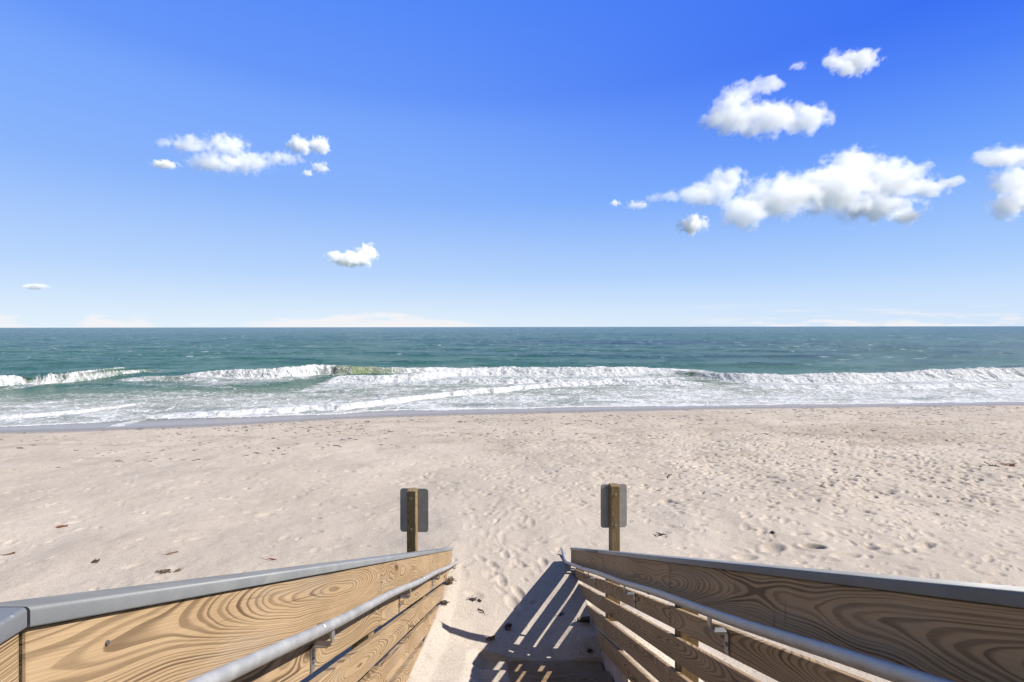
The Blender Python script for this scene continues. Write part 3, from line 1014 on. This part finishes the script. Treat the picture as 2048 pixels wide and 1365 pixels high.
def leaf_mesh(seed, length, width, curl, stem=True):
    r = random.Random(seed)
    bm = bmesh.new()
    nu, nv = 12, 6
    grid = []
    tw, ph = r.uniform(-.8, .8), r.uniform(0, 6)
    for i in range(nu + 1):
        t = i / nu
        w = width * (math.sin(math.pi * t ** .8) ** .75 + .02) * (1 + .12 * math.sin(9 * t + ph))
        row = []
        for j in range(nv + 1):
            s = (j / nv - .5)
            z = curl * (4 * s * s) * width * (.6 + .6 * t) + curl * .35 * length * (t - .45) ** 2 + .05 * width * math.sin(7 * t + 5 * s + ph) + tw * s * width * (t - .5)
            row.append(bm.verts.new(((t - .5) * length, s * w, z)))
        grid.append(row)
    for i in range(nu):
        for j in range(nv):
            bm.faces.new((grid[i][j], grid[i + 1][j], grid[i + 1][j + 1], grid[i][j + 1]))
    if stem:
        tube(bm, [(-length * .5, 0, grid[0][3].co.z), (-length * .68, .01, grid[0][3].co.z + .006), (-length * .9, .03, grid[0][3].co.z + .002)], [.0022, .0018, .0012], 6)
    bmesh.ops.solidify(bm, geom=bm.faces[:nu * nv], thickness=.0018)
    lo = min(v.co.z for v in bm.verts)
    for v in bm.verts: v.co.z -= lo + .004
    bm.normal_update()
    me = bpy.data.meshes.new('dead_leaf')
    bm.to_mesh(me)
    bm.free()
    me.polygons.foreach_set('use_smooth', [True] * len(me.polygons))
    return me


def weed_mesh(seed, size, strands, flat=.25, blades=True):
    """matted clump: a low lump of strands and torn blades, all meeting in the middle"""
    r = random.Random(seed)
    bm = bmesh.new()
    g = bmesh.ops.create_icosphere(bm, subdivisions=2, radius=1.0)['verts']
    for v in g:
        k = 1 + r.uniform(-.35, .35)
        v.co = Vector((v.co.x * size * .33 * k, v.co.y * size * .20 * k, max(v.co.z, -.3) * size * flat * .45 * k))
    for i in range(strands):
        a = r.uniform(0, 6.28)
        L = size * r.uniform(.3, .62)
        p = Vector((r.uniform(-.1, .1) * size, r.uniform(-.08, .08) * size, size * flat * .2))
        pts = [p]
        dirv = Vector((math.cos(a) * 1.3, math.sin(a) * .75, r.uniform(.0, .5) * flat))
        for k in range(4):
            dirv = dirv + Vector((r.gauss(0, .35), r.gauss(0, .3), r.gauss(-.08, .15)))
            p = p + dirv.normalized() * L / 4
            p.z = max(p.z, .001)
            pts.append(p.copy())
        w = size * r.uniform(.012, .03)
        tube(bm, pts, [w, w * 1.3, w * 1.1, w * .8, w * .3], 5)
        if blades and r.random() < .6:
            c = pts[r.randrange(2, 5)]
            e = size * r.uniform(.07, .15)
            vs = [bm.verts.new(c + Vector((math.cos(q) * e, math.sin(q) * e * .55, r.uniform(0, .4) * e))) for q in (0, 1.2, 2.4, 3.6, 4.9)]
            bm.faces.new(vs)
    bm.normal_update()
    me = bpy.data.meshes.new('seaweed_scrap')
    bm.to_mesh(me)
    bm.free()
    return me


def build_litter(G):
    def put(name, me, m, px, py, label, cat, rz=0.0, lift=0.0, tilt=(0, 0), group=None, pos=None):
        o = bpy.data.objects.new(name, me)
        if not me.materials: me.materials.append(m)
        COL.objects.link(o)
        p = G.at(px, py) if pos is None else Vector(pos)
        o.location = (p.x, p.y, p.z + lift)
        o.rotation_euler = (tilt[0], tilt[1], rz)
        return tag(o, label, cat, group)
    lf, wd = 'dead_leaf', 'seaweed_scrap'
    put(wd, weed_mesh(1, .10, 16, .4), WEED, 944, 1201, 'ragged dark seaweed sprig lying alone on the smooth drift between the railings', 'seaweed', .3)
    put(wd, weed_mesh(2, .085, 9, .4), WEED, 958, 1203, 'hook-shaped dark seaweed scrap touching the ragged sprig on the smooth drift', 'seaweed', 2.0)
    put(lf, leaf_mesh(3, .085, .045, .25), LEAF_DARK, 961, 1224, 'dark stemmed leaf just below the seaweed sprig on the smooth drift', 'leaf', 2.5)
    put(lf, leaf_mesh(4, .085, .07, .35), LEAF_DARK, 1016, 1257, 'broad brown leaf lying flat inside the edge of the railing shadow', 'leaf', .9)
    put(lf, leaf_mesh(5, .085, .04, .6), LEAF_TAN, 980, 1280, 'curled leaf where the thin sign shadow meets the railing shadow', 'leaf', .25)
    put(lf, leaf_mesh(6, .12, .07, .55), LEAF_DARK, 1166, 1247, 'large curled dark brown leaf against the foot of the shaded railing', 'leaf', -.2, .01)
    put(wd, weed_mesh(7, .075, 12, .5), WEED, 1178, 1302, 'black seaweed scrap in the shade beside the lowest visible tread', 'seaweed', .5)
    put(lf, leaf_mesh(21, .06, .03, .4), LEAF_DARK, 1122, 1230, 'small dark leaf between two light strips in the railing shadow', 'leaf', .7)
    put(wd, weed_mesh(8, .11, 22, .6), WEED, 886, 1208, 'dark matted seaweed clump at the foot of the sunlit railing', 'seaweed', .2)
    put(wd, weed_mesh(9, .13, 30, .8), WEED_TAN, 899, 1168, 'tan root tuft by the end of the sunlit railing', 'seaweed', 1.0, .02)
    put(lf, leaf_mesh(10, .09, .04, .5), LEAF_RUST, 873, 1222, 'reddish leaf caught against the sunlit railing above the sand', 'leaf', .5, .015, (.3, -.3))
    put(lf, leaf_mesh(11, .10, .06, .5), LEAF_RUST, 846, 1292, 'rust brown folded leaf leaning on the sunlit railing boards', 'leaf', .4, .02, (.4, -.5))
    # open sand on the sunny side
    put(wd, weed_mesh(12, .15, 20, .45), WEED_TAN, 330, 1143, 'brown seaweed clump, larger one of two by the sloping grey cap', 'seaweed', .2)
    put(wd, weed_mesh(13, .10, 14, .35), WEED_TAN, 354, 1141, 'brown seaweed clump, smaller one of two by the sloping grey cap', 'seaweed', 1.2)
    put(wd, weed_mesh(14, .12, 18, .35), WEED, 190, 1123, 'grey brown seaweed tuft alone on the pale sand beyond the grey cap', 'seaweed', .1)
    put(lf, leaf_mesh(15, .13, .05, .3), LEAF_TAN, 18, 1108, 'long tan leaf on the pale sand at the picture edge', 'leaf', .3)
    put(lf, leaf_mesh(16, .14, .04, .2), LEAF_RUST, 541, 1119, 'bright rust leaf on the pale sand right over the sunlit cap', 'leaf', 0)
    put(lf, leaf_mesh(17, .13, .04, .3), LEAF_TAN, 344, 1106, 'thin brown leaf on the pale sand above the two seaweed clumps', 'leaf', .5)
    put(lf, leaf_mesh(18, .15, .06, .3), LEAF_RUST, 124, 1053, 'small red brown leaf far out on the smooth sunny sand', 'leaf', .2)
    # shaded-railing side
    put(wd, weed_mesh(19, .14, 18, .4), WEED, 1323, 1071, 'dark seaweed clump on the sand beyond the shaded railing cap', 'seaweed', .1)
    put('pebble', pebble_mesh(4, .030), STONE, 1545, 1067, 'small black pebble alone on pale sand', 'pebble')
    put(wd, weed_mesh(23, .30, 34, .3), LEAF_RUST, 2014, 933, 'orange brown seaweed heap on trodden sand far to one side', 'seaweed', -.4)
    put(wd, weed_mesh(24, .28, 24, .2), WEED, 1985, 934, 'dark scattered seaweed mat touching the orange heap', 'seaweed', .2)
    put('driftwood', stick_mesh(5), WEED, 1342, 954, 'short dark curved stick on trodden sand behind the taller post sign', 'stick', .9)
    # wrack line: scraps of one kind all along the water
    R = random.Random(17)
    kinds = [weed_mesh(100 + k, 1.0, 7, .16, k % 2 == 0) for k in range(7)]
    for k, me in enumerate(kinds): me.materials.append(WEED if k % 3 else WEED_TAN)
    spots = []
    while len(spots) < 2300:
        x = R.uniform(-30, 36)
        q = abs(R.gauss(0, 1)) * 3.0 + 1.0 if R.random() < .62 else R.uniform(1.2, 11)
        y = float(shore_y(x)) - q
        if abs(x) > 1.25 * y + 1: continue
        k = .25 + .75 * float(sstep(-16, 2, x))
        cl = float(fbm(np.array([x * .45]), np.array([y * 1.1]), 300, 3)[0])
        if R.random() > k * float(sstep(.36, .66, cl)) * 2.0: continue
        s = R.uniform(.08, .20) * (1.5 if R.random() < .08 else 1)
        spots.append((s / y, x, y, s))
    spots.sort(reverse=True)
    lab = 'small dark seaweed scrap among the many strewn on sand below the surf'
    for _, x, y, s in spots[:300]:
        o = bpy.data.objects.new('wrack_scrap', R.choice(kinds))
        COL.objects.link(o)
        o.location = (x, y, G.z(x, y) - .002)
        o.rotation_euler = (0, 0, R.gauss(0, .5) + (math.pi if R.random() < .5 else 0))
        o.scale = (s, s * .8, s * .8)
        tag(o, lab, 'seaweed', 'seaweed scraps strewn below the surf')
    bm = bmesh.new()
    for _, x, y, s in spots[300:]:
        tmp = bmesh.new()
        tmp.from_mesh(R.choice(kinds))
        M_ = Matrix.Translation((x, y, G.z(x, y) - .002)) @ Matrix.Rotation(R.gauss(0, .5), 4, 'Z') @ Matrix.Diagonal((s, s * .8, s * .8, 1))
        tmp.transform(M_)
        me = bpy.data.meshes.new('t')
        tmp.to_mesh(me)
        tmp.free()
        bm.from_mesh(me)
        bpy.data.meshes.remove(me)
    o = bm_obj('seaweed_litter', bm, WEED)
    tag(o, 'fine dark seaweed litter strewn in a band along the waterline', None, None, 'stuff')


def pebble_mesh(seed, r0):
    r = random.Random(seed)
    bm = bmesh.new()
    bmesh.ops.create_icosphere(bm, subdivisions=3, radius=r0)
    for v in bm.verts:
        v.co = Vector((v.co.x * 1.1, v.co.y * .85, v.co.z * .6)) * (1 + .08 * math.sin(v.co.x * 90) + .06 * math.sin(v.co.y * 120 + 1))
        v.co.z += r0 * .35
    me = bpy.data.meshes.new('pebble')
    bm.to_mesh(me)
    bm.free()
    me.polygons.foreach_set('use_smooth', [True] * len(me.polygons))
    return me


def stick_mesh(seed):
    bm = bmesh.new()
    pts = [(.13 * (t - .5) * 2, .05 * math.sin(t * 2.6), .02 + .012 * math.sin(t * 5)) for t in [k / 8 for k in range(9)]]
    tube(bm, pts, [.007 + .005 * math.sin(k * .4) for k in range(9)], 8)
    me = bpy.data.meshes.new('driftwood')
    bm.to_mesh(me)
    bm.free()
    return me


# ------------------------------------------------------------------ clouds: real vapour far out over the sea
def cloud(label, blobs, D=3000.0, dens=.020, grp=None, thr=.80, amp=2.5, soft=3.2, fine=26.0, slant=.8):
    K = D / F
    cx = sum(b[0] for b in blobs) / len(blobs)
    cy = sum(b[1] for b in blobs) / len(blobs)
    loc = Vector(((cx - VX) * K, D, CZ + (HY - cy) * K))
    bm = bmesh.new()
    L = []
    for x, y, rx, ry in blobs:
        yd = D + (x - cx) * K * slant + ((x * 7 + y * 3) % 11 - 5) * .05 * ry * K
        k = yd / F
        c = Vector(((x - VX) * k, yd, CZ + (HY - y) * k)) - loc
        r = Vector((rx * k, (rx * .35 + ry * .65) * k, ry * k))
        L.append((c, r))
        for v in bmesh.ops.create_icosphere(bm, subdivisions=3, radius=1.0)['verts']:
            v.co = Vector((v.co.x * r.x * 1.22, v.co.y * r.y * 1.22, v.co.z * r.z * 1.22)) + c
    me = bpy.data.meshes.new('cloud')
    bm.to_mesh(me)
    bm.free()
    o = bpy.data.objects.new('cloud', me)
    COL.objects.link(o)
    o.location = loc
    md = o.modifiers.new('r', 'REMESH')
    md.mode = 'VOXEL'
    md.voxel_size = max(min(b[3] for b in blobs) * K * .3, 4.0)
    dg = bpy.context.evaluated_depsgraph_get()
    me2 = bpy.data.meshes.new_from_object(o.evaluated_get(dg))
    o.modifiers.clear()
    o.data = me2
    me2.name = 'cloud'
    s = NT('cloud_vapour')
    s.t.nodes.remove(s.p)
    pv = s.n('ShaderNodeVolumePrincipled')
    s.t.links.new(pv.outputs[0], s.out.inputs['Volume'])
    pv.inputs['Color'].default_value = (1, 1, 1, 1)
    pv.inputs['Anisotropy'].default_value = 0.0
    tc = s.n('ShaderNodeTexCoord').outputs['Object']
    f = None
    for c, r in L:
        q = s.vec('DIVIDE', s.vec('SUBTRACT', tc, tuple(c)), tuple(r))
        ln = s.n('ShaderNodeVectorMath', operation='LENGTH')
        s.put(ln.inputs[0], q)
        e = ln.outputs['Value']
        f = e if f is None else s.math('SMOOTH_MIN', f, e, .25)
    nz = s.noise(s.vec('ADD', tc, (cx * 3.1, cy * 1.7, 0)), 1 / (fine * K), 6, .62)
    g = s.math('ADD', f, s.math('MULTIPLY_ADD', nz, amp, -amp / 2))
    dd = s.math('MULTIPLY', s.math('SUBTRACT', thr, g), soft, clamp=True)
    s.put(pv.inputs['Density'], s.math('MULTIPLY', dd, dens))
    s.m.cycles.volume_step_rate = max(.06, min(.3, 60.0 / (max(b[0] for b in blobs) - min(b[0] for b in blobs) + 120)))
    me2.materials.append(s.m)
    tag(o, label, 'cloud', grp)


def build_clouds():
    cloud('largest white cloud, long and lumpy with a thin tail toward each end',
          [(1485, 425, 58, 42), (1450, 360, 48, 28), (1425, 385, 62, 24), (1335, 393, 48, 13), (1385, 390, 46, 18), (1415, 400, 40, 24), (1560, 395, 90, 48), (1660, 380, 95, 55), (1705, 335, 58, 42), (1780, 365, 75, 48), (1850, 380, 55, 18), (1905, 366, 32, 13), (1745, 418, 95, 30)], D=3600, dens=.0095)
    cloud('middle-sized white cloud with a wing curling back over its top',
          [(1465, 232, 62, 42), (1530, 240, 75, 38), (1612, 240, 54, 34), (1478, 192, 36, 28), (1535, 172, 46, 16), (1428, 242, 30, 16)], D=2500, dens=.014)
    cloud('small white cloud highest in the sky, ragged on one side', [(1715, 126, 44, 27), (1668, 122, 22, 22), (1690, 138, 24, 14)], D=2000, dens=.028, fine=16.0)
    cloud('tall two-lobed white cloud cut off by the picture edge', [(1995, 318, 52, 24), (2040, 312, 40, 26), (2020, 365, 34, 40), (2012, 415, 36, 30), (2055, 390, 40, 50)], D=2300, dens=.017)
    cloud('flat wispy white cloud with a bright hump in its middle',
          [(380, 288, 42, 20), (455, 292, 50, 26), (430, 325, 62, 22), (490, 325, 62, 22), (560, 316, 50, 13), (335, 286, 30, 9)], D=3000, dens=.015, fine=15.0, soft=1.8, amp=3.0)
    cloud('small compact cloud hanging over the tail end of the wispy cloud', [(600, 290, 26, 19), (638, 292, 26, 20)], D=2300, dens=.045, fine=14.0)
    cloud('tiny cloud tucked below the start of the wispy cloud', [(332, 329, 28, 10)], D=2500, fine=9.0, dens=.06)
    cloud('tiny cloud scrap below the compact cloud, nearer the wispy tail', [(616, 346, 13, 9)], D=2000, fine=8.0, dens=.06)
    cloud('faint cloud scrap just under the far side of the compact cloud', [(641, 335, 20, 13)], D=1900, fine=8.0, dens=.04)
    cloud('small low cloud over the open sea with a hooked hump', [(690, 517, 40, 17), (733, 508, 24, 22), (715, 522, 34, 14)], D=3000, dens=.045, fine=14.0)
    cloud('small round cloud detached below the tail of the largest cloud', [(1385, 450, 32, 22)], D=2100, dens=.06, fine=14.0)
    cloud('tiny dot of cloud farthest out from the largest cloud', [(1231, 407, 13, 8)], D=1900, fine=8.0, dens=.06)
    cloud('faint wisp between the tiny dot and the largest cloud', [(1275, 411, 26, 11)], D=1700, fine=8.0, dens=.03)
    cloud('bright knot of cloud under the far end of the largest cloud', [(1812, 434, 34, 18)], D=2300, fine=14.0, dens=.03)
    cloud('thin flat sliver of cloud low over the sea by itself', [(72, 573, 28, 7)], D=2600, fine=8.0, dens=.05)
    cloud('tiny faint wisp beside the highest cloud', [(1596, 134, 18, 9)], D=1500, fine=8.0, dens=.03)


build_sky()
build_light_and_camera()
grid_ = build_sand()
build_sea()
build_stairs()
build_signs()
build_litter(Ground(*grid_))
build_clouds()
